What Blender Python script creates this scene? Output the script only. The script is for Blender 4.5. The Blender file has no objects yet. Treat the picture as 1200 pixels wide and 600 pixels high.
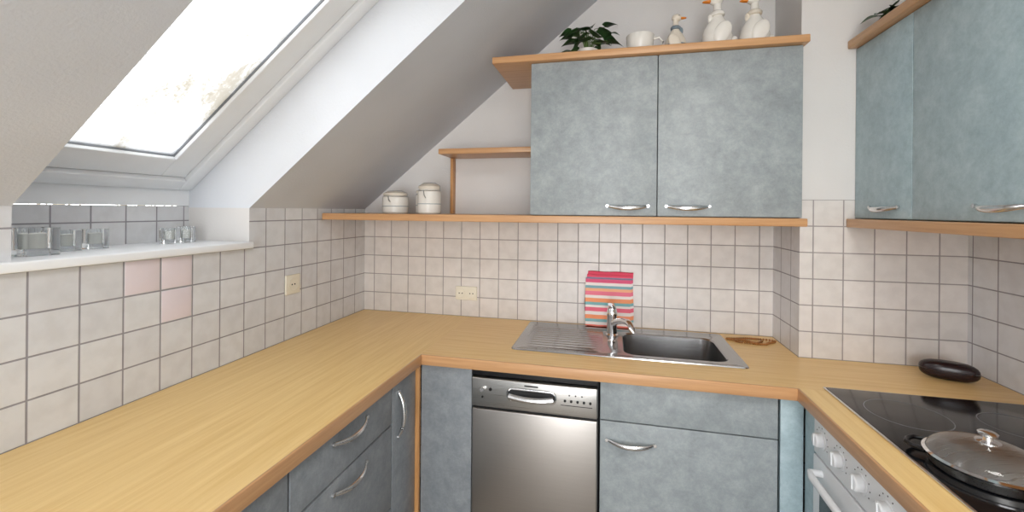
import bpy, bmesh, math, random
from mathutils import Vector, Matrix
random.seed(7)
scene = bpy.context.scene
try:
    scene.view_settings.view_transform = 'Standard'
except Exception as e:
    print(e)

# ---------------------------------------------------------------- helpers
def srgb(r, g, b):
    def f(c):
        c /= 255.0
        return c/12.92 if c <= 0.04045 else ((c+0.055)/1.055)**2.4
    return (f(r), f(g), f(b), 1.0)

def newmat(name):
    m = bpy.data.materials.new(name); m.use_nodes = True
    nt = m.node_tree
    return m, nt, nt.nodes['Principled BSDF'], nt.links

def simple(name, col, rough=0.5, metal=0.0, trans=0.0, var=0.06, scale=20, bump=0.0, coat=0.0, ior=1.45):
    m, nt, p, L = newmat(name)
    p.inputs['Roughness'].default_value = rough
    p.inputs['Metallic'].default_value = metal
    p.inputs['Transmission Weight'].default_value = trans
    p.inputs['Coat Weight'].default_value = coat
    p.inputs['IOR'].default_value = ior
    tc = nt.nodes.new('ShaderNodeTexCoord')
    n = nt.nodes.new('ShaderNodeTexNoise'); n.inputs['Scale'].default_value = scale; n.inputs['Detail'].default_value = 4
    L.new(tc.outputs['Object'], n.inputs['Vector'])
    r = nt.nodes.new('ShaderNodeValToRGB')
    r.color_ramp.elements[0].position = 0.3; r.color_ramp.elements[1].position = 0.7
    r.color_ramp.elements[0].color = (col[0]*(1-var), col[1]*(1-var), col[2]*(1-var), 1)
    r.color_ramp.elements[1].color = (min(1, col[0]*(1+var)), min(1, col[1]*(1+var)), min(1, col[2]*(1+var)), 1)
    L.new(n.outputs['Fac'], r.inputs['Fac']); L.new(r.outputs['Color'], p.inputs['Base Color'])
    if bump > 0:
        b = nt.nodes.new('ShaderNodeBump'); b.inputs['Strength'].default_value = bump; b.inputs['Distance'].default_value = 0.002
        L.new(n.outputs['Fac'], b.inputs['Height']); L.new(b.outputs['Normal'], p.inputs['Normal'])
    return m

def plaster(name, col, scale=140, strength=0.5):
    m, nt, p, L = newmat(name)
    p.inputs['Roughness'].default_value = 0.9
    tc = nt.nodes.new('ShaderNodeTexCoord')
    n1 = nt.nodes.new('ShaderNodeTexNoise'); n1.inputs['Scale'].default_value = scale; n1.inputs['Detail'].default_value = 3
    n2 = nt.nodes.new('ShaderNodeTexNoise'); n2.inputs['Scale'].default_value = 3; n2.inputs['Detail'].default_value = 2
    L.new(tc.outputs['Object'], n1.inputs['Vector']); L.new(tc.outputs['Object'], n2.inputs['Vector'])
    r = nt.nodes.new('ShaderNodeValToRGB')
    r.color_ramp.elements[0].color = (col[0]*.93, col[1]*.93, col[2]*.93, 1); r.color_ramp.elements[1].color = col
    r.color_ramp.elements[0].position = .35; r.color_ramp.elements[1].position = .65
    L.new(n2.outputs['Fac'], r.inputs['Fac']); L.new(r.outputs['Color'], p.inputs['Base Color'])
    b = nt.nodes.new('ShaderNodeBump'); b.inputs['Strength'].default_value = strength; b.inputs['Distance'].default_value = 0.002
    L.new(n1.outputs['Fac'], b.inputs['Height']); L.new(b.outputs['Normal'], p.inputs['Normal'])
    return m

def tilemat(name, axis, off, c1, c2, grout, pitch=0.1, z0=0.87, mort=0.0024):
    m, nt, p, L = newmat(name)
    p.inputs['Roughness'].default_value = 0.28
    tc = nt.nodes.new('ShaderNodeTexCoord')
    sx = nt.nodes.new('ShaderNodeSeparateXYZ'); L.new(tc.outputs['Object'], sx.inputs[0])
    a = nt.nodes.new('ShaderNodeMath'); a.operation = 'SUBTRACT'; a.inputs[1].default_value = off-10*pitch*10
    L.new(sx.outputs[axis], a.inputs[0])
    b = nt.nodes.new('ShaderNodeMath'); b.operation = 'SUBTRACT'; b.inputs[1].default_value = z0-2.0
    L.new(sx.outputs['Z'], b.inputs[0])
    cx = nt.nodes.new('ShaderNodeCombineXYZ'); L.new(a.outputs[0], cx.inputs[0]); L.new(b.outputs[0], cx.inputs[1])
    br = nt.nodes.new('ShaderNodeTexBrick'); br.offset = 0.0; br.squash = 1.0
    br.inputs['Scale'].default_value = 1.0
    br.inputs['Brick Width'].default_value = pitch; br.inputs['Row Height'].default_value = pitch
    br.inputs['Mortar Size'].default_value = mort; br.inputs['Mortar Smooth'].default_value = 0.25
    br.inputs['Color1'].default_value = c1; br.inputs['Color2'].default_value = c2; br.inputs['Mortar'].default_value = grout
    L.new(cx.outputs[0], br.inputs['Vector'])
    n = nt.nodes.new('ShaderNodeTexNoise'); n.inputs['Scale'].default_value = 22; n.inputs['Detail'].default_value = 6
    L.new(tc.outputs['Object'], n.inputs['Vector'])
    mx = nt.nodes.new('ShaderNodeMix'); mx.data_type = 'RGBA'; mx.blend_type = 'MULTIPLY'; mx.inputs[0].default_value = 1
    r = nt.nodes.new('ShaderNodeValToRGB'); r.color_ramp.elements[0].color = (.92, .915, .91, 1); r.color_ramp.elements[1].color = (1, 1, 1, 1)
    r.color_ramp.elements[0].position = .35; r.color_ramp.elements[1].position = .6
    L.new(n.outputs['Fac'], r.inputs['Fac'])
    L.new(br.outputs['Color'], mx.inputs[6]); L.new(r.outputs['Color'], mx.inputs[7])
    L.new(mx.outputs[2], p.inputs['Base Color'])
    inv = nt.nodes.new('ShaderNodeMath'); inv.operation = 'SUBTRACT'; inv.inputs[0].default_value = 1
    L.new(br.outputs['Fac'], inv.inputs[1])
    bp = nt.nodes.new('ShaderNodeBump'); bp.inputs['Strength'].default_value = .6; bp.inputs['Distance'].default_value = .0012
    L.new(inv.outputs[0], bp.inputs['Height']); L.new(bp.outputs['Normal'], p.inputs['Normal'])
    rr = nt.nodes.new('ShaderNodeMapRange'); rr.inputs[3].default_value = .28; rr.inputs[4].default_value = .85
    L.new(br.outputs['Fac'], rr.inputs[0]); L.new(rr.outputs[0], p.inputs['Roughness'])
    return m

def wood(name, axis, c1, c2, rough=0.35, sc=1.0):
    m, nt, p, L = newmat(name)
    p.inputs['Roughness'].default_value = rough
    tc = nt.nodes.new('ShaderNodeTexCoord')
    mp = nt.nodes.new('ShaderNodeMapping')
    s = [70*sc, 70*sc, 70*sc]; s['XYZ'.index(axis)] = 3.0*sc
    mp.inputs['Scale'].default_value = s
    L.new(tc.outputs['Object'], mp.inputs['Vector'])
    n = nt.nodes.new('ShaderNodeTexNoise'); n.inputs['Scale'].default_value = 1; n.inputs['Detail'].default_value = 6
    n.inputs['Roughness'].default_value = .65; n.inputs['Distortion'].default_value = .3
    L.new(mp.outputs[0], n.inputs['Vector'])
    r = nt.nodes.new('ShaderNodeValToRGB')
    r.color_ramp.elements[0].position = .3; r.color_ramp.elements[0].color = c1
    r.color_ramp.elements[1].position = .65; r.color_ramp.elements[1].color = c2
    L.new(n.outputs['Fac'], r.inputs['Fac']); L.new(r.outputs['Color'], p.inputs['Base Color'])
    return m

def front_laminate(name, c1, c2, c3):
    m, nt, p, L = newmat(name)
    p.inputs['Roughness'].default_value = 0.42
    tc = nt.nodes.new('ShaderNodeTexCoord')
    n = nt.nodes.new('ShaderNodeTexNoise'); n.inputs['Scale'].default_value = 13; n.inputs['Detail'].default_value = 10
    n.inputs['Roughness'].default_value = .84; n.inputs['Distortion'].default_value = .15
    L.new(tc.outputs['Object'], n.inputs['Vector'])
    r = nt.nodes.new('ShaderNodeValToRGB')
    r.color_ramp.elements[0].position = .32; r.color_ramp.elements[0].color = c1
    r.color_ramp.elements[1].position = .68; r.color_ramp.elements[1].color = c3
    e = r.color_ramp.elements.new(.5); e.color = c2
    L.new(n.outputs['Fac'], r.inputs['Fac']); L.new(r.outputs['Color'], p.inputs['Base Color'])
    return m

def steel(name, axis='X', col=(.55, .54, .52), rough=.28):
    m, nt, p, L = newmat(name)
    p.inputs['Metallic'].default_value = 1
    tc = nt.nodes.new('ShaderNodeTexCoord'); mp = nt.nodes.new('ShaderNodeMapping')
    s = [600, 600, 600]; s['XYZ'.index(axis)] = 4
    mp.inputs['Scale'].default_value = s
    L.new(tc.outputs['Object'], mp.inputs['Vector'])
    n = nt.nodes.new('ShaderNodeTexNoise'); n.inputs['Scale'].default_value = 1; n.inputs['Detail'].default_value = 2
    L.new(mp.outputs[0], n.inputs['Vector'])
    r = nt.nodes.new('ShaderNodeValToRGB')
    r.color_ramp.elements[0].color = (col[0]*.85, col[1]*.85, col[2]*.85, 1); r.color_ramp.elements[1].color = (*col, 1)
    L.new(n.outputs['Fac'], r.inputs['Fac']); L.new(r.outputs['Color'], p.inputs['Base Color'])
    q = nt.nodes.new('ShaderNodeMapRange'); q.inputs[3].default_value = rough*.8; q.inputs[4].default_value = rough*1.3
    L.new(n.outputs['Fac'], q.inputs[0]); L.new(q.outputs[0], p.inputs['Roughness'])
    return m

class M:
    def __init__(s, name, mats):
        s.name = name; s.mats = mats; s.bm = bmesh.new()
    def box(s, x0, x1, y0, y1, z0, z1, mi=0, bev=0.0, mat=None, seg=3):
        t = bmesh.new()
        bmesh.ops.create_cube(t, size=1)
        for v in t.verts:
            v.co = Vector(((x0+x1)/2+v.co.x*(x1-x0), (y0+y1)/2+v.co.y*(y1-y0), (z0+z1)/2+v.co.z*(z1-z0)))
        if bev > 0:
            bmesh.ops.bevel(t, geom=list(t.edges), offset=bev, segments=seg, profile=.5, affect='EDGES')
        s.merge(t, mi, mat)
    def merge(s, t, mi=0, mat=None):
        bmesh.ops.recalc_face_normals(t, faces=list(t.faces))
        mp = {}
        for v in t.verts:
            mp[v] = s.bm.verts.new(mat @ v.co if mat else v.co)
        for f in t.faces:
            try:
                nf = s.bm.faces.new([mp[v] for v in f.verts]); nf.material_index = mi
            except ValueError: pass
        t.free()
    def prism(s, prof, y0, y1, mi=0):
        t = bmesh.new()
        a = [t.verts.new((p[0], y0, p[1])) for p in prof]
        b = [t.verts.new((p[0], y1, p[1])) for p in prof]
        t.faces.new(a); t.faces.new(b[::-1])
        n = len(prof)
        for i in range(n):
            t.faces.new([a[i], b[i], b[(i+1) % n], a[(i+1) % n]])
        s.merge(t, mi)
    def lathe(s, prof, c=(0, 0, 0), mi=0, seg=32, mat=None, sx=1, sy=1, closed=False):
        t = bmesh.new(); rings = []
        for r, z in prof:
            if r < 1e-6: rings.append([t.verts.new((0, 0, z))])
            else: rings.append([t.verts.new((r*sx*math.cos(2*math.pi*i/seg), r*sy*math.sin(2*math.pi*i/seg), z)) for i in range(seg)])
        pairs = list(zip(rings, rings[1:]))
        if closed: pairs.append((rings[-1], rings[0]))
        for a, b in pairs:
            if len(a) == 1 and len(b) == 1: continue
            for i in range(seg):
                j = (i+1) % seg
                if len(a) == 1: t.faces.new([a[0], b[i], b[j]])
                elif len(b) == 1: t.faces.new([a[i], a[j], b[0]])
                else: t.faces.new([a[i], a[j], b[j], b[i]])
        mt = Matrix.Translation(Vector(c))
        if mat: mt = mt @ mat
        s.merge(t, mi, mt)
    def ball(s, c, r, mi=0, rot=None, seg=24):
        prof = [(math.sin(math.pi*i/12), -math.cos(math.pi*i/12)) for i in range(13)]
        prof[0] = (0, -1); prof[-1] = (0, 1)
        mt = (rot if rot else Matrix.Identity(4)) @ Matrix.Diagonal((r[0], r[1], r[2], 1))
        s.lathe(prof, c, mi, seg, mt)
    def tube(s, pts, rad, mi=0, seg=12, flat=1.0, up=Vector((0, 0, 1)), loop=False):
        pts = [Vector(p) for p in pts]; n = len(pts)
        if not hasattr(rad, '__len__'): rad = [rad]*n
        t = bmesh.new(); rings = []
        for i, p in enumerate(pts):
            if loop: d = pts[(i+1) % n]-pts[i-1]
            else: d = pts[min(i+1, n-1)]-pts[max(i-1, 0)]
            d.normalize()
            u = up if abs(d.dot(up)) < .95 else Vector((1, 0.1, 0)).normalized()
            a = d.cross(u).normalized(); b = a.cross(d).normalized()
            rings.append([t.verts.new(p+a*rad[i]*math.cos(2*math.pi*k/seg)*flat+b*rad[i]*math.sin(2*math.pi*k/seg)) for k in range(seg)])
        rng = n if loop else n-1
        for i in range(rng):
            A = rings[i]; B = rings[(i+1) % n]
            for k in range(seg):
                t.faces.new([A[k], A[(k+1) % seg], B[(k+1) % seg], B[k]])
        if not loop:
            t.faces.new(rings[0][::-1]); t.faces.new(rings[-1])
        s.merge(t, mi)
    def done(s, parent=None, fn=None, ang=.62, smooth=True):
        bm = s.bm; bm.normal_update()
        for f in bm.faces: f.smooth = smooth
        for e in bm.edges:
            if len(e.link_faces) == 2:
                if e.calc_face_angle(0) > ang or e.link_faces[0].material_index != e.link_faces[1].material_index: e.smooth = False
        if fn:
            for f in bm.faces: fn(f)
        me = bpy.data.meshes.new(s.name); bm.to_mesh(me); bm.free()
        for m in s.mats: me.materials.append(m)
        o = bpy.data.objects.new(s.name, me); scene.collection.objects.link(o)
        if parent: o.parent = parent
        return o

def handle(m, c, u, n, w=.15, mi=1):
    c = Vector(c); u = Vector(u); n = Vector(n)
    pts = []; rad = []
    N = 16
    for i in range(N+1):
        t = -1+2*i/N
        pts.append(c+u*(w/2*t)+n*(.001+.024*(1-abs(t)**2.4))+(Vector((0, 0, -.008*(1-t*t))) if abs(u.z) < .5 else Vector((0, 0, 0))))
        rad.append(.0042+.0045*(1-t*t))
    m.tube(pts, rad, mi, seg=12, flat=.55 if abs(u.z) < .5 else 1.0)
    for sgn in (-1, 1):
        q = c+u*(sgn*w/2)
        m.tube([q-n*.001, q+n*.007], .006, mi, seg=10)

# ---------------------------------------------------------------- materials
WALL = plaster('plaster_white', srgb(222, 219, 216))
ROOF = plaster('plaster_slope', srgb(206, 209, 215), scale=150, strength=.45)
LINING = plaster('plaster_reveal', srgb(222, 225, 230), scale=150, strength=.45)
PAINT = simple('white_window_paint', srgb(236, 238, 240), rough=.35, var=.01)
TB = tilemat('tile_back', 'X', -0.05, srgb(225, 219, 214), srgb(218, 213, 208), srgb(160, 153, 151))
TL = tilemat('tile_left', 'Y', 0.01, srgb(222, 223, 225), srgb(214, 215, 218), srgb(150, 147, 152))
WT = wood('beech_counter_y', 'Y', srgb(224, 186, 118), srgb(239, 206, 142))
WX = wood('beech_counter_x', 'X', srgb(222, 182, 116), srgb(237, 202, 140))
EX = wood('beech_edge_x', 'X', srgb(186, 138, 94), srgb(206, 160, 114))
EY = wood('beech_edge_y', 'Y', srgb(186, 138, 94), srgb(206, 160, 114))
EZ = wood('beech_edge_z', 'Z', srgb(180, 126, 76), srgb(205, 154, 100))
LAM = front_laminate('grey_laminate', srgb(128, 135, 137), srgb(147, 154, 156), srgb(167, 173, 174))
LAM_SHADED = front_laminate('grey_laminate_shaded', srgb(112, 117, 121), srgb(131, 136, 140), srgb(151, 155, 158))  # same laminate as the grey one, shaded tone put into the colour
LAM_LIT = front_laminate('grey_laminate_lit', srgb(144, 163, 170), srgb(164, 184, 190), srgb(185, 202, 207))  # same laminate again, brightness of the skylight side put into the colour
DARK = simple('dark_gap', srgb(28, 28, 32), rough=.6)
CHROME = simple('brushed_nickel', (.72, .72, .72), rough=.22, metal=1, var=.03)
CHR2 = simple('polished_chrome', (.85, .85, .86), rough=.08, metal=1, var=.01)
STX = steel('stainless_x', 'X'); STZ = steel('stainless_front', 'X', (.50, .47, .44), .32)
SINKM = steel('stainless_sink', 'X', (.46, .46, .46), .2)
BLACK = simple('black_plastic', srgb(22, 22, 24), rough=.35)
BGLASS = simple('black_ceran', srgb(16, 17, 20), rough=.13, var=.02)
ENAMEL = simple('white_enamel', srgb(232, 234, 236), rough=.25, var=.01)
CERAM = simple('white_ceramic', srgb(232, 228, 220), rough=.25, var=.03)
CERAM2 = simple('cream_ceramic', srgb(222, 212, 196), rough=.4, var=.06)
ORANGE = simple('orange_beak', srgb(220, 130, 40), rough=.4)
BLUEG = simple('grey_blue_glaze', srgb(120, 135, 145), rough=.4)
PLAST = simple('ivory_plastic', srgb(232, 226, 208), rough=.35, var=.01)
LEAF = simple('pothos_leaf', srgb(48, 78, 42), rough=.4, var=.35, scale=30)
STEM = simple('plant_stem', srgb(80, 105, 50), rough=.6)
SOIL = simple('potting_soil', srgb(50, 36, 26), rough=.95, bump=.6)
WAX = simple('candle_wax', srgb(240, 238, 232), rough=.5, var=.01)
GLASSM = simple('clear_glass', (.93, .96, .97), rough=.04, trans=1.0, var=.0)
WIRE = simple('wire_metal', (.5, .5, .5), rough=.3, metal=1)
CASE = simple('dark_leather', srgb(38, 24, 26), rough=.25, bump=.15, scale=60)
BEAD = simple('wooden_bead', srgb(150, 98, 46), rough=.4, var=.2)
PINK = simple('pink_reflection_tint', srgb(225, 214, 219), rough=.28, var=.02, scale=14)  # faint pink reflection painted as tile colour
FLOORM = simple('floor_vinyl', srgb(170, 160, 148), rough=.5, var=.08, scale=6)
GASK = simple('grey_gasket', srgb(120, 124, 128), rough=.6)

def pane():
    """roof-window glass: bright haze and blurred beige trees painted into the pane"""
    m = bpy.data.materials.new('painted_view_pane'); m.use_nodes = True
    nt = m.node_tree; nt.nodes.clear(); L = nt.links
    o = nt.nodes.new('ShaderNodeOutputMaterial'); t = nt.nodes.new('ShaderNodeBsdfTransparent'); g = nt.nodes.new('ShaderNodeBsdfGlossy')
    g.inputs['Roughness'].default_value = .05
    tr = nt.nodes.new('ShaderNodeBsdfTranslucent')
    tc = nt.nodes.new('ShaderNodeTexCoord')
    mp = nt.nodes.new('ShaderNodeMapping'); mp.inputs['Scale'].default_value = (1, 2.2, 1)
    L.new(tc.outputs['Object'], mp.inputs['Vector'])
    n = nt.nodes.new('ShaderNodeTexNoise'); n.inputs['Scale'].default_value = 17; n.inputs['Detail'].default_value = 12; n.inputs['Roughness'].default_value = .88
    n2 = nt.nodes.new('ShaderNodeTexNoise'); n2.inputs['Scale'].default_value = 2.6; n2.inputs['Detail'].default_value = 2
    L.new(mp.outputs[0], n.inputs['Vector']); L.new(mp.outputs[0], n2.inputs['Vector'])
    ad = nt.nodes.new('ShaderNodeMath'); ad.operation = 'ADD'; L.new(n.outputs['Fac'], ad.inputs[0]); L.new(n2.outputs['Fac'], ad.inputs[1])
    r = nt.nodes.new('ShaderNodeValToRGB')
    r.color_ramp.elements[0].position = .485; r.color_ramp.elements[0].color = (0, 0, 0, 1)
    r.color_ramp.elements[1].position = .59; r.color_ramp.elements[1].color = (1, 1, 1, 1)
    hf = nt.nodes.new('ShaderNodeMath'); hf.operation = 'MULTIPLY'; hf.inputs[1].default_value = .5
    L.new(ad.outputs[0], hf.inputs[0]); L.new(hf.outputs[0], r.inputs['Fac'])
    c = nt.nodes.new('ShaderNodeMix'); c.data_type = 'RGBA'
    c.inputs[6].default_value = (.30, .302, .305, 1); c.inputs[7].default_value = (.145, .132, .110, 1)  # pale haze and beige blurred-tree tones painted as pane colour
    L.new(r.outputs['Color'], c.inputs[0]); L.new(c.outputs[2], tr.inputs['Color'])
    fr = nt.nodes.new('ShaderNodeMapRange'); fr.inputs[3].default_value = .65; fr.inputs[4].default_value = .97
    L.new(r.outputs['Color'], fr.inputs[0])
    m1 = nt.nodes.new('ShaderNodeMixShader'); L.new(fr.outputs[0], m1.inputs[0]); L.new(t.outputs[0], m1.inputs[1]); L.new(tr.outputs[0], m1.inputs[2])
    mx = nt.nodes.new('ShaderNodeMixShader'); mx.inputs[0].default_value = .03
    L.new(m1.outputs[0], mx.inputs[1]); L.new(g.outputs[0], mx.inputs[2]); L.new(mx.outputs[0], o.inputs[0])
    return m
PANE = pane()

# ---------------------------------------------------------------- room dims
XL, W, XR = -1.31, 2.10, 1.234
YN = -2.2
SL = .82
def roofz(x): return 1.42+SL*(x-XL)
XF = XL+1.13/SL
WY0, WY1 = .682, 1.33

m = M('floor', [FLOORM]); m.box(-1.65, 1.4, YN-.15, W+.15, -.1, 0); m.done()
def ycap(f):
    if abs(f.normal.y) > .5 or abs(f.normal.z) > .5: f.material_index = 1
m = M('wall_left', [TL, WALL])
m.box(-1.65, XL, YN, W, 0, 1.27)
m.box(-1.65, XL, YN, WY0, 1.27, 1.42)
m.box(-1.65, XL, WY1, W, 1.27, 1.42)
m.box(-1.65, -1.59, WY0, WY1, 1.27, 1.425)
m.done(fn=ycap, smooth=False)
m = M('trim_1', [PAINT]); m.box(-1.655, -1.589, WY0, WY1, 1.427, 1.50); m.done()

m = M('wall_back', [TB, WALL])
m.box(-1.65, XR+.15, W, W+.15, 0, 1.37, 0)
m.box(-1.65, XR+.15, W, W+.15, 1.37, 2.95, 1)
m.done(smooth=False)
m = M('wall_chimney', [TB, TL, WALL])
m.box(.705, XR, 1.83, W, 0, 1.47, 0)
m.box(.705, XR, 1.83, W, 1.47, 2.55, 2)
def chim(f):
    if f.material_index == 0 and abs(f.normal.x) > .5: f.material_index = 1
m.done(fn=chim, smooth=False)
m = M('wall_right', [TL, WALL])
m.box(XR, XR+.15, YN, W, 0, 1.47, 0); m.box(XR, XR+.15, YN, W, 1.47, 2.7, 1)
m.done(smooth=False)
m = M('wall_rear', [WALL])
m.box(-1.65, -.6, YN-.15, YN, 0, 2.9); m.box(.8, XR+.15, YN-.15, YN, 0, 2.9); m.box(-.6, .8, YN-.15, YN, 2.15, 2.9)
m.done(smooth=False)

m = M('ceiling', [ROOF, LINING])
prof = [(XL, 1.42), (XF, 2.55), (XF, 2.89), (-1.65, 1.481), (-1.65, 1.42)]
m.prism(prof, YN-.15, WY0); m.prism(prof, WY1, W+.0)
m.prism([(-.20, roofz(-.2)), (XF, 2.55), (XF, 2.89), (-.62, 2.327)], WY0, WY1)
m.box(XF, XR+.15, YN-.15, W, 2.55, 2.89)
def lin(f):
    if abs(f.normal.y) > .9: f.material_index = 1
m.done(fn=lin, smooth=False)

# roof window
th = math.atan(SL); e1 = Vector((math.cos(th), 0, math.sin(th))); nn = Vector((-math.sin(th), 0, math.cos(th)))
LW = .985/math.cos(th)
wm = Matrix(((e1.x, 0, nn.x, -1.605), (0, 1, 0, 0), (e1.z, 0, nn.z, 1.52), (0, 0, 0, 1)))
m = M('window_1', [PAINT, PANE, GASK])
def ring(s0, s1, y0, y1, w, n0, n1, mi, bev=.004):
    m.box(s0, s1, y0, y0+w, n0, n1, mi, bev, wm); m.box(s0, s1, y1-w, y1, n0, n1, mi, bev, wm)
    m.box(s0, s0+w, y0+w, y1-w, n0, n1, mi, bev, wm); m.box(s1-w, s1, y0+w, y1-w, n0, n1, mi, bev, wm)
g = .001
ring(0, LW, WY0+g, WY1-g, .050, -.045, .05, 0)
ring(.053, LW-.053, WY0+.053, WY1-.053, .088, -.03, .04, 0)
ring(.140, LW-.140, WY0+.140, WY1-.140, .003, -.016, .0, 2, .001)
t = bmesh.new()
t.faces.new([t.verts.new(wm @ Vector(p)) for p in ((.138, WY0+.138, -.008), (LW-.138, WY0+.138, -.008), (LW-.138, WY1-.138, -.008), (.138, WY1-.138, -.008))])
m.merge(t, 1)
m.box(LW-.12, LW-.09, .85, 1.18, -.055, -.03, 0, .006, wm)
m.done()
m = M('window_sill', [PAINT]); m.box(-1.589, -1.285, .60, WY1-.002, 1.271, 1.295, 0, .004); m.done()

m = M('reflection_tint_tile', [PINK])  # thin tiles carrying a painted pink reflection
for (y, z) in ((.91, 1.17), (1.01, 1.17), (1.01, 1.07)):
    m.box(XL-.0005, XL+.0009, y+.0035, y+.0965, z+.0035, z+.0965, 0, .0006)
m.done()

# ---------------------------------------------------------------- countertop
CT = .87; CB = .832
XFL, YFB, XFR = -.697, 1.505, .582
BX0, BX1, BY0, BY1 = .055, .435, 1.69, 1.995
cx0, cx1, cy0, cy1 = BX0-.008, BX1+.008, BY0-.008, BY1+.008
m = M('kitchen_countertop', [WX, WT, EX, EY])
m.box(XL+.001, XFL, -1.2, W-.001, CB, CT, 1)
m.box(XFL, cx0, YFB, W-.001, CB, CT, 0); m.box(cx0, cx1, YFB, cy0, CB, CT, 0); m.box(cx0, cx1, cy1, W-.001, CB, CT, 0)
m.box(cx1, .704, YFB, W-.001, CB, CT, 0)
m.box(.704, XR-.001, YFB, 1.829, CB, CT, 0)
m.box(XFR, XR-.001, -1.2, YFB, CB, CT, 1)
m.box(XFL-.001, XFL+.007, -1.2, YFB-.0, CB, CT+.0006, 3, .0026)
m.box(XFL-.001, XFR+.001, YFB-.007, YFB+.001, CB, CT+.0006, 2, .0026)
m.box(XFR-.007, XFR+.001, -1.2, YFB, CB, CT+.0006, 3, .0026)
m.done()

# ---------------------------------------------------------------- base cabinets
fy = 1.527
fxl = -.722; fxr = .607
def base_left():
    m = M('base_cabinet', [LAM_SHADED, CHROME, DARK, EZ])
    m.box(XL+.002, fxl-.02, -1.2, 1.52, .1, CB-.002, 2)
    m.box(XL+.002, fxl-.06, -1.2, 1.52, 0, .1, 2)
    b = .0015
    def fr(y0, y1, z0, z1): m.box(fxl-.018, fxl, y0+.002, y1-.002, z0+.002, z1-.002, 0, b)
    fr(1.335, 1.515, .11, .826)
    handle(m, (fxl, 1.375, .70), (0, 0, 1), (1, 0, 0), .16)
    ys = [(.853, 1.333), (.40, .85), (-.1, .397), (-.6, -.103)]
    for (a, bb) in ys[:1]:
        for (z0, z1, hz) in ((.684, .826, .785), (.40, .682, .648), (.11, .398, .36)):
            fr(a, bb, z0, z1); handle(m, (fxl, (a+bb)/2, hz), (0, 1, 0), (1, 0, 0), .16)
    for (a, bb) in ys[1:]:
        fr(a, bb, .11, .826); handle(m, (fxl, (a+bb)/2, .36), (0, 1, 0), (1, 0, 0), .16)
    m.box(fxl-.0, fxl+.016, 1.512, 1.526, 0.1, CB-.002, 3, .001)
    m.done()
base_left()
m = M('base_cabinet', [LAM_SHADED, CHROME, DARK, LAM_LIT])
m.box(-.705, -.500, fy+.02, 2.05, .1, CB-.002, 2)
m.box(-.704, -.500, fy, fy+.018, .11, .826, 0, .0015)
m.box(-.704, -.500, fy+.06, 2.05, 0, .1, 2)
m.done()
m = M('sink_cabinet', [LAM, CHROME, DARK, LAM_LIT])
m.box(-.030, .60, fy+.02, 2.05, .1, .66, 2); m.box(-.030, .60, fy+.06, 2.05, 0, .1, 2)
m.box(-.030, .60, fy+.02, fy+.06, .66, CB-.002, 2)
m.box(-.028, .531, fy, fy+.018, .692, .826, 0, .0015)
m.box(-.028, .531, fy, fy+.018, .11, .688, 0, .0015)
handle(m, (.075, fy, .624), (1, 0, 0), (0, -1, 0), .16)
m.box(.538, .604, fy-.0, fy+.018, .11, .826, 3, .0015)
m.done()
m = M('base_cabinet', [LAM_LIT, CHROME, DARK])
m.box(fxr+.02, 1.15, 1.462, 1.525, .1, CB-.002, 2)
m.box(fxr, fxr+.018, 1.462, 1.524, .11, .826, 0, .0015)
m.box(fxr+.06, 1.15, 1.462, 1.525, 0, .1, 2)
m.done()
m = M('base_cabinet', [LAM_LIT, CHROME, DARK])
m.box(fxr+.02, 1.2, -1.2, .845, .1, CB-.002, 2); m.box(fxr+.06, 1.2, -1.2, .845, 0, .1, 2)
for a, b_ in ((.35, .845), (-.15, .347), (-.65, -.153)):
    m.box(fxr, fxr+.018, a+.002, b_-.002, .11, .826, 0, .0015)
    handle(m, (fxr, (a+b_)/2, .76), (0, 1, 0), (-1, 0, 0), .16)
m.done()

# ---------------------------------------------------------------- dishwasher
m = M('dishwasher', [STZ, BLACK, CHROME, DARK, STX])
a, b_ = -.496, -.034
m.box(a, b_, fy+.01, 2.04, .02, CB-.003, 3)
m.box(a+.001, b_-.001, fy-.004, fy+.01, .806, .829, 1, .002)
m.box(a+.002, b_-.002, fy-.022, fy+.01, .698, .803, 4, .005)
m.box(a+.004, b_-.004, fy-.008, fy+.01, .688, .697, 1)
m.box(a+.002, b_-.002, fy-.014, fy+.01, .11, .687, 0, .005)
m.box(a+.02, b_-.02, fy+.02, fy+.05, .0, .10, 1)
cxh = (a+b_)/2-.005; pf = fy-.022
def rr(cx, cz, w, h, r, y, n=6):
    P = []
    for (sx, sz, a0) in ((1, 1, 0), (-1, 1, 90), (-1, -1, 180), (1, -1, 270)):
        for k in range(n+1):
            t = math.radians(a0+90*k/n)
            P.append((cx+sx*(w/2-r)+r*math.cos(t), y, cz+sz*(h/2-r)+r*math.sin(t)))
    return P
m.tube(rr(cxh, .755, .175, .042, .018, pf-.001), .004, 2, seg=8, loop=True, up=Vector((0, 1, 0)))
t = bmesh.new(); t.faces.new([t.verts.new(p) for p in rr(cxh, .755, .172, .04, .018, pf-.0012)]); m.merge(t, 1)
m.tube([(cxh-.08+.16*k/10, pf-.006-.006*math.sin(math.pi*k/10), .750-.006*math.sin(math.pi*k/10)) for k in range(11)], .012, 2, seg=10)
rotm = Matrix.Rotation(math.radians(90), 4, 'X')
def knob(mm, x, z, r, d, y, mi):
    mm.lathe([(0, 0), (r, 0), (r, d*.7), (r*.85, d), (0, d)], (x, y, z), mi, 20, rotm)
knob(m, a+.045, .765, .010, .012, pf, 2); knob(m, a+.075, .765, .006, .005, pf, 1); knob(m, a+.045, .735, .004, .004, pf, 1)
for k in range(5): knob(m, b_-.115+.022*k, .752, .0045, .005, pf, 1)
for k in range(3): knob(m, b_-.10+.022*k, .772, .0025, .003, pf, 1)
m.box(b_-.13, b_-.02, pf-.0008, pf+.001, .735, .737, 1)
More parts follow.
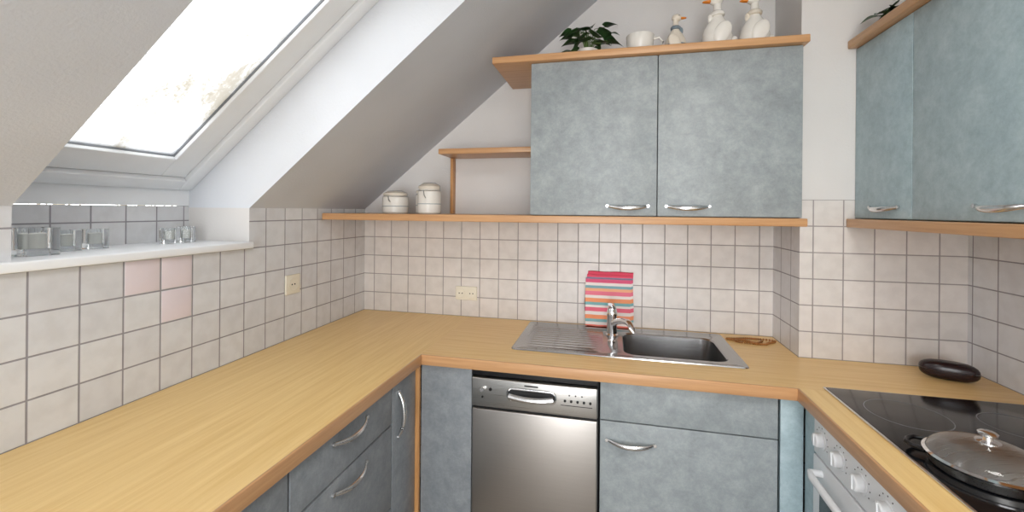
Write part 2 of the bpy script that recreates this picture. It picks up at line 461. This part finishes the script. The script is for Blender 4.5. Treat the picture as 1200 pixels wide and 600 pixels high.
m.box(cxh-.025, cxh+.025, pf-.0008, pf+.001, .787, .792, 1)
m.done()

# ---------------------------------------------------------------- sink
def loop2(t, x0, x1, y0, y1, r, z, n=6):
    P = []
    for (cx, cy, a0) in ((x1-r, y1-r, 0), (x0+r, y1-r, 90), (x0+r, y0+r, 180), (x1-r, y0+r, 270)):
        for k in range(n+1):
            q = math.radians(a0+90*k/n); P.append(t.verts.new((cx+r*math.cos(q), cy+r*math.sin(q), z)))
    return P
def bridge(t, A, B):
    n = len(A)
    for i in range(n): t.faces.new([A[i], A[(i+1) % n], B[(i+1) % n], B[i]])
def loope(t, A):
    E = []
    for i in range(len(A)):
        e = t.edges.get((A[i], A[(i+1) % len(A)])) or t.edges.new((A[i], A[(i+1) % len(A)])); E.append(e)
    return E
SX0, SX1, SY0, SY1 = -.38, .485, 1.645, 2.075
m = M('kitchen_sink', [SINKM, CHR2, DARK])
t = bmesh.new(); zt = CT+.005
o0 = loop2(t, SX0, SX1, SY0, SY1, .02, CT+.0005); o1 = loop2(t, SX0+.002, SX1-.002, SY0+.002, SY1-.002, .02, zt-.001)
o2 = loop2(t, SX0+.012, SX1-.012, SY0+.012, SY1-.012, .016, zt-.0005); o3 = loop2(t, SX0+.016, SX1-.016, SY0+.016, SY1-.016, .014, zt-.0025)
bridge(t, o0, o1); bridge(t, o1, o2); bridge(t, o2, o3)
b0 = loop2(t, BX0, BX1, BY0, BY1, .05, zt-.0025); b1 = loop2(t, BX0+.004, BX1-.004, BY0+.004, BY1-.004, .048, zt-.008)
b2 = loop2(t, BX0+.015, BX1-.015, BY0+.015, BY1-.015, .05, CT-.13); b3 = loop2(t, BX0+.04, BX1-.04, BY0+.04, BY1-.04, .05, CT-.155)
bridge(t, b0, b1); bridge(t, b1, b2); bridge(t, b2, b3); t.faces.new(b3)
d0 = loop2(t, SX0+.03, BX0-.075, SY0+.035, SY1-.065, .02, zt-.0025); d1 = loop2(t, SX0+.034, BX0-.079, SY0+.039, SY1-.069, .018, zt-.0045)
bridge(t, d0, d1); t.faces.new(d1)
bmesh.ops.triangle_fill(t, use_beauty=True, edges=loope(t, o3)+loope(t, b0)+loope(t, d0))
m.merge(t, 0)
for k in range(10):
    y = SY0+.06+k*.031
    m.tube([(SX0+.05, y, zt-.0080), (SX0+.065, y, zt-.0072), (BX0-.110, y, zt-.0072), (BX0-.095, y, zt-.0080)], .0036, 0, seg=10)
m.lathe([(0, .004), (.014, .004), (.018, .001), (.036, .001), (.042, .003), (.043, 0)], ((BX0+BX1)/2, (BY0+BY1)/2, CT-.155), 1, 28)
m.lathe([(0, .018), (.012, .018), (.015, .015), (.016, 0)], (BX0-.045, SY0+.16, zt-.003), 1, 24)
m.done(ang=.5)

# ---------------------------------------------------------------- faucet
m = M('kitchen_faucet', [CHR2])
FX, FY = .012, 1.93
zb = zt-.002
m.lathe([(0, 0), (.027, 0), (.027, .006), (.022, .012), (.021, .085), (.023, .09), (.023, .105), (.018, .118), (0, .121)], (FX, FY, zb), 0, 28)
dx, dy = .42, -.90
def sp(d, h): return (FX+dx*d, FY+dy*d, zb+h)
m.tube([sp(.012, .058), sp(.05, .075), sp(.10, .090), sp(.145, .096), sp(.168, .092), sp(.18, .08), sp(.182, .064)],
       [.014, .0135, .013, .0125, .0125, .0125, .013], 0, seg=16)
m.tube([(FX, FY, zb+.112), (FX, FY-.006, zb+.128), (FX-.004, FY-.03, zb+.143), (FX-.008, FY-.065, zb+.150)], [.013, .011, .008, .0065], 0, seg=14, flat=1.5)
m.done()

# ---------------------------------------------------------------- towel
def stripes():
    mm, nt, p, L = newmat('striped_cotton')
    p.inputs['Roughness'].default_value = .9
    tc = nt.nodes.new('ShaderNodeTexCoord'); sx = nt.nodes.new('ShaderNodeSeparateXYZ'); L.new(tc.outputs['Object'], sx.inputs[0])
    mr = nt.nodes.new('ShaderNodeMapRange'); mr.inputs[1].default_value = .87; mr.inputs[2].default_value = 1.14
    L.new(sx.outputs['Z'], mr.inputs[0])
    r = nt.nodes.new('ShaderNodeValToRGB'); r.color_ramp.interpolation = 'CONSTANT'
    cols = [(0, (226, 118, 100)), (.05, (232, 222, 216)), (.10, (128, 176, 178)), (.15, (238, 150, 105)), (.22, (234, 224, 218)), (.28, (230, 110, 130)), (.35, (234, 224, 218)), (.39, (128, 178, 180)),
            (.44, (238, 155, 110)), (.51, (236, 226, 220)), (.56, (232, 125, 145)), (.63, (240, 178, 140)), (.68, (130, 172, 180)), (.73, (236, 226, 222)), (.78, (218, 95, 130)), (.84, (150, 140, 165)), (.87, (228, 84, 110)), (.955, (212, 58, 86))]
    el = r.color_ramp.elements
    el[0].position = 0; el[0].color = srgb(*cols[0][1]); el[1].position = cols[1][0]; el[1].color = srgb(*cols[1][1])
    for ps, c in cols[2:]:
        e = el.new(ps); e.color = srgb(*c)
    L.new(mr.outputs[0], r.inputs['Fac']); L.new(r.outputs['Color'], p.inputs['Base Color'])
    n = nt.nodes.new('ShaderNodeTexNoise'); n.inputs['Scale'].default_value = 300
    L.new(tc.outputs['Object'], n.inputs['Vector'])
    b = nt.nodes.new('ShaderNodeBump'); b.inputs['Strength'].default_value = .4; b.inputs['Distance'].default_value = .001
    L.new(n.outputs['Fac'], b.inputs['Height']); L.new(b.outputs['Normal'], p.inputs['Normal'])
    return mm
STR = stripes()
m = M('striped_tea_towel', [STR])
def fold(x0, x1, ybot, ytop, z0, z1, th_, ph):
    t = bmesh.new(); nx = 24; cols = []
    prof = []
    for k in range(13): prof.append((0, z0+(z1-z0)*k/12))
    for k in range(1, 8):
        q = math.pi*k/8; prof.append((th_/2-th_/2*math.cos(q), z1+th_/2*math.sin(q)))
    for k in range(13): prof.append((th_, z1-(z1-z0)*k/12))
    for i in range(nx+1):
        x = x0+(x1-x0)*i/nx; c = []
        for (d, z) in prof:
            f = (z-z0)/(z1-z0)
            y = ybot+(ytop-ybot)*f-d
            y -= .0012*math.sin(ph+i*.9+f*2)*(1-f*.4)*(1 if d > th_*.4 else -.2)
            c.append(t.verts.new((x+.002*math.sin(f*6+ph), y, z+.001*math.sin(i*.5+ph))))
        cols.append(c)
    for i in range(nx):
        for k in range(len(prof)):
            k2 = (k+1) % len(prof)
            t.faces.new([cols[i][k], cols[i+1][k], cols[i+1][k2], cols[i][k2]])
    t.faces.new(cols[0]); t.faces.new(cols[-1][::-1])
    m.merge(t, 0)
fold(-.100, .110, 2.089, 2.096, .877, 1.126, .010, 0)
fold(-.106, .106, 2.077, 2.085, .877, 1.112, .010, 1.0)
fold(-.112, .098, 2.064, 2.073, .877, 1.096, .010, 1.7)
m.done(ang=1.2)

# ---------------------------------------------------------------- upper cabinets and shelves
uy = 1.74; ZT = 2.03; ZB = 1.40
m = M('wall_cabinet', [LAM, CHROME, DARK])
m.box(-.322, .676, uy+.02, W-.002, ZB+.001, ZT-.001, 0)
m.box(-.318, .672, uy+.017, uy+.021, ZB+.003, ZT-.003, 2)
for a, b_ in ((-.323, .1755), (.1785, .677)):
    m.box(a, b_, uy, uy+.018, ZB+.003, ZT-.002, 0, .0015)
handle(m, (.066, uy, 1.441), (1, 0, 0), (0, -1, 0), .155)
handle(m, (.288, uy, 1.441), (1, 0, 0), (0, -1, 0), .155)
m.done()
m = M('wall_shelf', [EX]); m.box(XL+.012, .69, 1.725, W-.001, 1.370, 1.3995, 0, .003); m.done()
m = M('wall_shelf', [EX]); m.box(-.485, .690, 1.715, W-.001, ZT+.0005, ZT+.028, 0, .003); m.done()
m = M('wall_shelf', [EX, EZ]); m.box(-.80, -.3235, 1.90, W-.001, 1.685, 1.710, 0, .003)
m.box(-.80, -.785, 2.06, W-.001, 1.4005, 1.685, 1, .002); m.done()

m = M('wall_cabinet', [LAM_LIT, CHROME, DARK])
rx = .885
m.box(rx+.02, XR-.002, -.6, 1.828, ZB+.001, ZT-.001, 0)
m.box(rx+.017, rx+.021, -.59, 1.82, ZB+.003, ZT-.003, 2)
for a, b_ in ((1.523, 1.828), (.93, 1.520), (.43, .927), (-.07, .427)):
    m.box(rx, rx+.018, a, b_, ZB+.003, ZT-.002, 0, .0015)
handle(m, (rx, 1.655, 1.441), (0, 1, 0), (-1, 0, 0), .15)
handle(m, (rx, 1.215, 1.441), (0, 1, 0), (-1, 0, 0), .15)
m.done()
m = M('wall_shelf', [EY]); m.box(.857, XR-.002, -.6, 1.828, 1.368, 1.3995, 0, .003); m.done()
m = M('wall_shelf', [EY]); m.box(.857, XR-.002, -.6, 1.828, ZT+.0005, ZT+.030, 0, .003); m.done()

# ---------------------------------------------------------------- oven
m = M('built_in_oven', [ENAMEL, BLACK, CHROME, BGLASS, DARK])
m.box(fxr+.02, 1.17, .853, 1.455, .1, CB-.003, 4); m.box(fxr+.06, 1.17, .853, 1.455, 0, .1, 4)
m.box(fxr-.004, fxr+.02, .855, 1.455, .705, .828, 0, .003)
m.box(fxr-.006, fxr+.02, .855, 1.455, .24, .700, 0, .004)
m.box(fxr-.008, fxr-.004, .90, 1.41, .29, .635, 3, .001)
m.box(fxr, fxr+.018, .855, 1.455, .11, .235, 0, .003)
ry = Matrix.Rotation(math.radians(-90), 4, 'Y')
for k in range(6):
    y = 1.405-.1*k
    m.lathe([(0, 0), (.026, 0), (.026, .002), (.020, .003), (.019, .018), (.016, .021), (0, .021)], (fxr-.004, y, .762), 0, 28, ry)
    m.box(fxr-.0275, fxr-.022, y-.003, y+.003, .746, .780, 0, .001)
    for q in range(9):
        an = math.radians(-30+30*q)
        m.lathe([(0, 0), (.0018, 0), (.0018, .0006), (0, .0006)], (fxr-.004, y+.034*math.cos(an), .762+.034*math.sin(an)), 1, 8, ry)
m.tube([(fxr-.002, 1.40, .668), (fxr-.035, 1.40, .668), (fxr-.042, 1.37, .668), (fxr-.045, 1.15, .668), (fxr-.042, .94, .668), (fxr-.035, .91, .668), (fxr-.002, .91, .668)], .010, 0, seg=12)
m.done()

# ---------------------------------------------------------------- hob
m = M('ceramic_cooktop', [BGLASS, CHROME, simple('hob_print', srgb(120, 122, 126), rough=.3)])
hx0, hx1, hy0, hy1 = .655, 1.165, .945, 1.525
m.box(hx0, hx1, hy0, hy1, CT+.0005, CT+.005, 1, .0015); m.box(hx0+.006, hx1-.006, hy0+.006, hy1-.006, CT+.004, CT+.0062, 0, .0005)
for (x, y, r) in ((.79, 1.37, .09), (1.03, 1.36, .075), (.79, 1.10, .075), (1.03, 1.09, .105), (1.03, 1.09, .07)):
    m.lathe([(r, 0), (r+.002, 0), (r+.002, .0003), (r, .0003)], (x, y, CT+.0062), 2, 48, closed=True)
m.done()

# covered pan
m = M('covered_pan', [CHR2, GLASSM, BLACK, STX])
px_, py_, pz = .775, 1.095, CT+.0068
m.lathe([(0, 0), (.084, 0), (.090, .004), (.095, .020), (.099, .022), (.095, .023), (.088, .020), (.082, .006), (0, .005)], (px_, py_, pz), 3, 48)
m.lathe([(.099, .022), (.101, .027), (.095, .030), (.091, .025)], (px_, py_, pz), 0, 48, closed=True)
dome = [(.095*math.cos(math.radians(q)), .027+.040*math.sin(math.radians(q))) for q in range(5, 91, 8)]
m.lathe(dome+[(.012, .067)], (px_, py_, pz), 1, 48)
m.lathe([(0, .065), (.020, .066), (.020, .069), (.008, .071), (.007, .077), (.015, .082), (.016, .086), (.012, .089), (0, .090)], (px_, py_, pz), 0, 28)
for an in (135, -45):
    c, s_ = math.cos(math.radians(an)), math.sin(math.radians(an))
    P = []
    for (r, o) in ((.092, -.03), (.110, -.03), (.124, -.021), (.128, 0), (.124, .021), (.110, .03), (.092, .03)):
        P.append((px_+c*r-s_*o, py_+s_*r+c*o, pz+.017))
    m.tube(P, .005, 2, seg=10)
m.done()

# glasses case
m = M('glasses_case', [CASE, WIRE])
R = Matrix.Rotation(math.radians(-22), 4, 'Z')
def sup(c, rx_, ry_, rz_, R, mi):
    t = bmesh.new(); rings = []
    for i in range(13):
        v = -math.pi/2+math.pi*i/12; rings.append([])
        for k in range(36):
            u = 2*math.pi*k/36
            f = lambda w, e: math.copysign(abs(w)**e, w)
            cv = f(math.cos(v), .6)
            rings[-1].append(t.verts.new((rx_*cv*f(math.cos(u), .7), ry_*cv*f(math.sin(u), .8), rz_*f(math.sin(v), .8))))
    for a, b in zip(rings, rings[1:]):
        for k in range(36): t.faces.new([a[k], a[(k+1) % 36], b[(k+1) % 36], b[k]])
    bmesh.ops.remove_doubles(t, verts=list(t.verts), dist=1e-5)
    m.merge(t, mi, Matrix.Translation(Vector(c)) @ R)
sup((1.102, 1.71, CT+.0305), .074, .031, .030, R, 0)
sup((1.102, 1.71, CT+.033), .0748, .0316, .0014, R, 1)
m.done(ang=1.3)

m = M('bead_chain', [BEAD])
P = []
for k in range(60):
    q = 2*math.pi*k/60
    r = 1+.16*math.sin(3*q+.6)+.1*math.sin(5*q)
    P.append((.585+.082*r*math.cos(q), 1.995+.036*r*math.sin(q)+.010*math.sin(2*q)))
for k in range(26):
    f = k/25
    P.append((.53+.10*f, 1.985+.018*math.sin(f*7)))
for i, (x, y) in enumerate(P):
    m.ball((x, y, CT+.0048), (.0050, .0048, .0046), 0, seg=8)
m.done(ang=2)

def outlet(name, c, u, n, w, h, two):
    m = M(name, [PLAST, DARK, WIRE])
    u = Vector(u); n = Vector(n); z = Vector((0, 0, 1)); c = Vector(c)
    mt = Matrix(((u.x, z.x, n.x, c.x), (u.y, z.y, n.y, c.y), (u.z, z.z, n.z, c.z), (0, 0, 0, 1)))
    m.box(-w/2, w/2, -h/2, h/2, .0, .009, 0, .003, mt)
    for x in ((-w/4, w/4) if two else (0,)):
        r = .02 if two else .024
        m.lathe([(r, .0095), (r+.002, .0102), (r+.0035, .0092)], (0, 0, 0), 0, 28, mt @ Matrix.Translation((x, 0, 0)))
        m.lathe([(0, .0092), (r, .0096)], (0, 0, 0), 0, 28, mt @ Matrix.Translation((x, 0, 0)))
        for sx in (-.008, .008):
            m.lathe([(0, .0105), (.003, .0105), (.003, .009)], (0, 0, 0), 1, 12, mt @ Matrix.Translation((x+sx, 0, 0)))
    m.done()
outlet('wall_outlet', (-.72, W, .99), (1, 0, 0), (0, -1, 0), .115, .07, True)
outlet('wall_outlet', (XL, 1.55, 1.10), (0, 1, 0), (1, 0, 0), .082, .082, False)

def jar(x, y, r, h):
    m = M('storage_jar', [CERAM, WIRE, CERAM2, BLUEG]); z = 1.400
    m.lathe([(0, 0), (r*.9, 0), (r, .006), (r, h*.68), (r*.93, h*.76), (r*.86, h*.78), (r*.86, h*.80)], (x, y, z), 0, 36)
    m.lathe([(r*.86, h*.79), (r*.95, h*.81), (r*.95, h*.88), (r*.7, h*.95), (r*.15, h*.98), (0, h)], (x, y, z), 2, 36)
    m.tube([(x+r*.97*math.cos(q), y+r*.97*math.sin(q), z+h*.74) for q in [2*math.pi*k/24 for k in range(24)]], .0018, 1, seg=6, loop=True)
    m.tube([(x+r*1.02, y, z+h*.72), (x+r*1.0, y-.002, z+h*.9), (x+r*.5, y, z+h*1.0), (x-r*.5, y, z+h*1.0), (x-r*1.0, y, z+h*.9), (x-r*1.02, y, z+h*.72)], .0018, 1, seg=6)
    m.tube([(x-r*.1, y-r*.98, z+h*.74), (x, y-r*1.12, z+h*.6), (x+r*.1, y-r*1.0, z+h*.5)], .0022, 1, seg=6)
    m.tube([(x+(r*1.001)*math.cos(q), y+(r*1.001)*math.sin(q), z+h*.32) for q in [2*math.pi*k/32 for k in range(32)]], .0015, 3, seg=6, loop=True)
    m.done()
jar(-1.02, 1.90, .062, .11); jar(-.895, 1.965, .045, .125); jar(-.825, 1.86, .054, .145)

def tealight(x, y, s_, h):
    m = M('tealight_holder', [GLASSM, WAX, WIRE]); z = 1.2955
    t = bmesh.new(); n = 5; hs = s_/2; r = s_*.38
    A = loop2(t, x-hs, x+hs, y-hs, y+hs, .004, z, n); B = loop2(t, x-hs, x+hs, y-hs, y+hs, .004, z+h, n)
    C = loop2(t, x-r, x+r, y-r, y+r, r*.98, z+h, n); D = loop2(t, x-r, x+r, y-r, y+r, r*.98, z+h*.25, n)
    t.faces.new(A[::-1]); bridge(t, A, B); bridge(t, B, C); bridge(t, C, D); t.faces.new(D)
    m.merge(t, 0)
    m.lathe([(0, 0), (r*.93, 0), (r*.93, h*.52), (r*.8, h*.55), (0, h*.53)], (x, y, z+h*.26), 1, 24)
    m.tube([(x, y, z+h*.75), (x+.001, y, z+h*.93)], .0011, 2, seg=6)
    m.done()
tealight(-1.425, .785, .068, .07)
tealight(-1.49, .885, .052, .058); tealight(-1.50, .965, .045, .058)
tealight(-1.50, 1.185, .042, .052); tealight(-1.50, 1.245, .042, .056)

# ---------------------------------------------------------------- plants
def leaf(m, base, d, size, mi, droop=.4, roll=0):
    d = Vector(d).normalized(); side = d.cross(Vector((0, 0, 1)))
    side = side.normalized() if side.length > .1 else Vector((1, 0, 0))
    side = Matrix.Rotation(roll, 3, d) @ side
    up = side.cross(d).normalized()
    t = bmesh.new(); N = 8; rows = []
    wp = [0.12, .42, .5, .47, .40, .30, .19, .09, .0]
    for i in range(N+1):
        f = i/N
        c = Vector(base)+d*(size*f)+Vector((0, 0, -1))*(size*droop*f*f)
        w = wp[i]*size
        back = -d*(.12*size if i == 1 else 0)
        rows.append([t.verts.new(c-side*w+up*w*.22+back), t.verts.new(c-side*w*.5+up*w*.1), t.verts.new(c), t.verts.new(c+side*w*.5+up*w*.1), t.verts.new(c+side*w+up*w*.22+back)])
    for a, b in zip(rows, rows[1:]):
        for k in range(4): t.faces.new([a[k], a[k+1], b[k+1], b[k]])
    bmesh.ops.remove_doubles(t, verts=list(t.verts), dist=1e-5)
    m.merge(t, mi)
def potted(name, x, y, z, pr, ph, leaves, spread, hgt, seed):
    rnd = random.Random(seed)
    m = M(name, [CERAM, SOIL, STEM, LEAF])
    m.lathe([(0, 0), (pr*.72, 0), (pr*.75, .003), (pr, ph*.9), (pr*1.05, ph), (pr*.95, ph), (pr*.9, ph*.85)], (x, y, z), 0, 32)
    m.lathe([(0, ph*.87), (pr*.92, ph*.85)], (x, y, z), 1, 24)
    for i in range(leaves):
        an = 2*math.pi*i/leaves+rnd.uniform(-.3, .3)
        r = spread*rnd.uniform(.35, 1); h = hgt*rnd.uniform(.0, 1)
        ex, ey = x+r*math.cos(an), y+r*math.sin(an)*.55
        ez = z+ph+h
        m.tube([(x+.2*pr*math.cos(an), y+.2*pr*math.sin(an), z+ph*.85), (x+.4*(ex-x), y+.4*(ey-y), z+ph+h*.9+.01), (ex, ey, ez)], .0014, 2, seg=6)
        leaf(m, (ex, ey, ez), (math.cos(an), math.sin(an)*.6-.25, rnd.uniform(-.2, .35)), rnd.uniform(.045, .066), 3, .4, rnd.uniform(-.5, .5))
    m.done(ang=1.5)
potted('potted_pothos', -.10, 1.86, ZT+.0285, .042, .05, 38, .10, .095, 3)
potted('potted_ivy', .99, 1.745, ZT+.0305, .035, .045, 22, .08, .035, 9)

m = M('coffee_mug', [CERAM]); X, Y, Z = .115, 1.84, ZT+.0285
m.lathe([(0, 0), (.03, 0), (.032, .004), (.045, .02), (.053, .05), (.056, .085), (.0545, .087), (.053, .085), (.050, .05), (.042, .022), (.028, .008), (0, .007)], (X, Y, Z), 0, 40)
m.tube([(X+.052, Y-.004, Z+.070), (X+.075, Y-.008, Z+.074), (X+.088, Y-.01, Z+.054), (X+.078, Y-.008, Z+.032), (X+.047, Y-.004, Z+.023)], [.006, .0055, .0055, .0055, .006], 0, seg=10)
m.done(ang=1.0)

def goose(x, y, s_, face, body, scarf, low):
    m = M('ceramic_goose', [body, ORANGE, scarf, DARK, low]); z = ZT+.0288
    m.lathe([(0, 0), (.030*s_, 0), (.034*s_, .004*s_), (.042*s_, .022*s_), (.0452*s_, .045*s_)], (x, y, z), 4, 32, None, 1.0, .86)
    prof = [(.0452, .045), (.040, .07), (.028, .092), (.0165, .11), (.0125, .128), (.0115, .148), (.012, .155)]
    prof = [(r*s_, h*s_) for r, h in prof]
    m.lathe(prof, (x, y, z), 0, 32, None, 1.0, .86)
    f = face
    m.ball((x+f*.004*s_, y, z+.165*s_), (.021*s_, .0165*s_, .0165*s_), 0)
    rb = Matrix.Rotation(math.radians(90*f), 4, 'Y')
    m.lathe([(.009*s_, 0), (.0075*s_, .012*s_), (.005*s_, .022*s_), (0, .026*s_)], (x+f*.020*s_, y, z+.162*s_), 1, 16, rb, .6, 1)
    for sy in (-1, 1):
        m.ball((x+f*.012*s_, y+sy*.0148*s_, z+.170*s_), (.0022*s_,)*3, 3, seg=10)
        rw = Matrix.Rotation(math.radians(-25*f), 4, 'Y')
        m.ball((x-f*.008*s_, y+sy*.034*s_, z+.05*s_), (.024*s_, .008*s_, .036*s_), 0, rw)
        m.ball((x+f*.018*s_, y+sy*.014*s_, z+.003*s_), (.018*s_, .011*s_, .004*s_), 1, seg=12)
    m.ball((x-f*.040*s_, y, z+.03*s_), (.022*s_, .014*s_, .012*s_), 0, Matrix.Rotation(math.radians(35*f), 4, 'Y'))
    m.lathe([(.0135*s_, .112*s_), (.021*s_, .114*s_), (.022*s_, .122*s_), (.0165*s_, .128*s_), (.0115*s_, .128*s_)], (x, y, z), 2, 24)
    m.ball((x+f*.022*s_, y-.006*s_, z+.104*s_), (.008*s_, .006*s_, .016*s_), 2)
    m.done(ang=1.0)
goose(.255, 1.85, .93, 1, CERAM2, BLUEG, BLUEG)
goose(.41, 1.84, 1.25, -1, CERAM, CERAM, CERAM)
goose(.548, 1.85, 1.22, -1, CERAM, CERAM2, CERAM)

m = M('added_ceiling_lamp', [PAINT, CERAM]); m.lathe([(0, 0), (.18, 0), (.18, -.02), (.17, -.03)], (.45, .1, 2.549), 0, 40)  # unseen fixture, added to go with the ceiling fill light
m.lathe([(.17, -.03), (.15, -.06), (.08, -.085), (0, -.09)], (.45, .1, 2.549), 1, 40); m.done()

# ---------------------------------------------------------------- outside
FOL = simple('pale_foliage', srgb(130, 122, 102), rough=.9, var=.25, scale=2)
BARK = simple('tree_bark', srgb(130, 122, 112), rough=.9)
m = M('ground', [simple('lawn', srgb(110, 125, 80), rough=.95, scale=1)]); m.box(-60, -3, -30, 50, -6.2, -6); m.done()
def tree(x, y, h, seed):
    rnd = random.Random(seed)
    m = M('outdoor_tree', [BARK, FOL]); z = -6
    m.tube([(x, y, z), (x+.1, y, z+h*.5), (x, y+.1, z+h)], [.14, .07, .02], 0, seg=8)
    t = bmesh.new()
    for k in range(90):
        hh = rnd.uniform(.35, .99); an = rnd.uniform(0, 6.28); r = (1-hh)*2.4+.3
        e = Vector((x+r*math.cos(an), y+r*math.sin(an), z+h*hh+rnd.uniform(.1, .6)*r)); b = Vector((x, y, z+h*hh))
        m.tube([b, e], [.012, .004], 0, seg=4)
        for q in range(60):
            f = rnd.uniform(.1, 1.1); p = b.lerp(e, f)+Vector([rnd.gauss(0, .2) for _ in range(3)])
            s_ = rnd.uniform(.03, .08)
            vs = [t.verts.new(p+Vector([rnd.uniform(-s_, s_) for _ in range(3)])) for _ in range(3)]
            t.faces.new(vs)
    m.merge(t, 1)
    m.done(ang=3)
for i, (x, y, h) in enumerate(((-12, 7.0, 12.4), (-12.5, 9.0, 13.6), (-13, 11.2, 12.4), (-11.5, 12.8, 14.2), (-13, 15.0, 13.4), (-12, 5.2, 11.8))):
    tree(x, y, h, i+1)

# ---------------------------------------------------------------- light
w = bpy.data.worlds.new('World'); scene.world = w; w.use_nodes = True
bg = w.node_tree.nodes['Background']; bg.inputs[0].default_value = (.96, .98, 1, 1); bg.inputs[1].default_value = 5.0
def area(name, loc, direction, sx, sy, power, col):
    l = bpy.data.lights.new(name, 'AREA'); l.shape = 'RECTANGLE'; l.size = sx; l.size_y = sy; l.energy = power; l.color = col
    o = bpy.data.objects.new(name, l); scene.collection.objects.link(o); o.location = loc
    o.rotation_euler = Vector(direction).to_track_quat('-Z', 'Y').to_euler()
    return o
area('ceiling_fill_light', (.45, .1, 2.44), (0, 0, -1), .6, .6, 18, (1, .98, .95))  # fill light added overhead, out of view
area('rear_fill_light', (.1, YN+.02, 1.25), (0, 1, .05), 1.2, 1.8, 34, (.97, .98, 1))  # fill light added in the unseen opening behind the camera
sun = bpy.data.lights.new('sun', 'SUN'); sun.energy = 5; sun.angle = math.radians(45); sun.color = (.98, .98, 1)
so = bpy.data.objects.new('sun', sun); scene.collection.objects.link(so)
so.rotation_euler = Vector((.93, .12, -.38)).to_track_quat('-Z', 'Y').to_euler()

# ---------------------------------------------------------------- camera
cam = bpy.data.cameras.new('camera'); co = bpy.data.objects.new('camera', cam); scene.collection.objects.link(co)
cam.sensor_width = 36; cam.lens = 15.0; cam.shift_y = -(300-246.5)/1200; cam.clip_start = .02
R = Matrix.Rotation(math.radians(12.95), 4, 'Z') @ Matrix.Rotation(math.radians(90), 4, 'X') @ Matrix.Rotation(math.radians(.5), 4, 'Z')
co.matrix_world = Matrix.Translation((0, 0, 1.42)) @ R
scene.camera = co
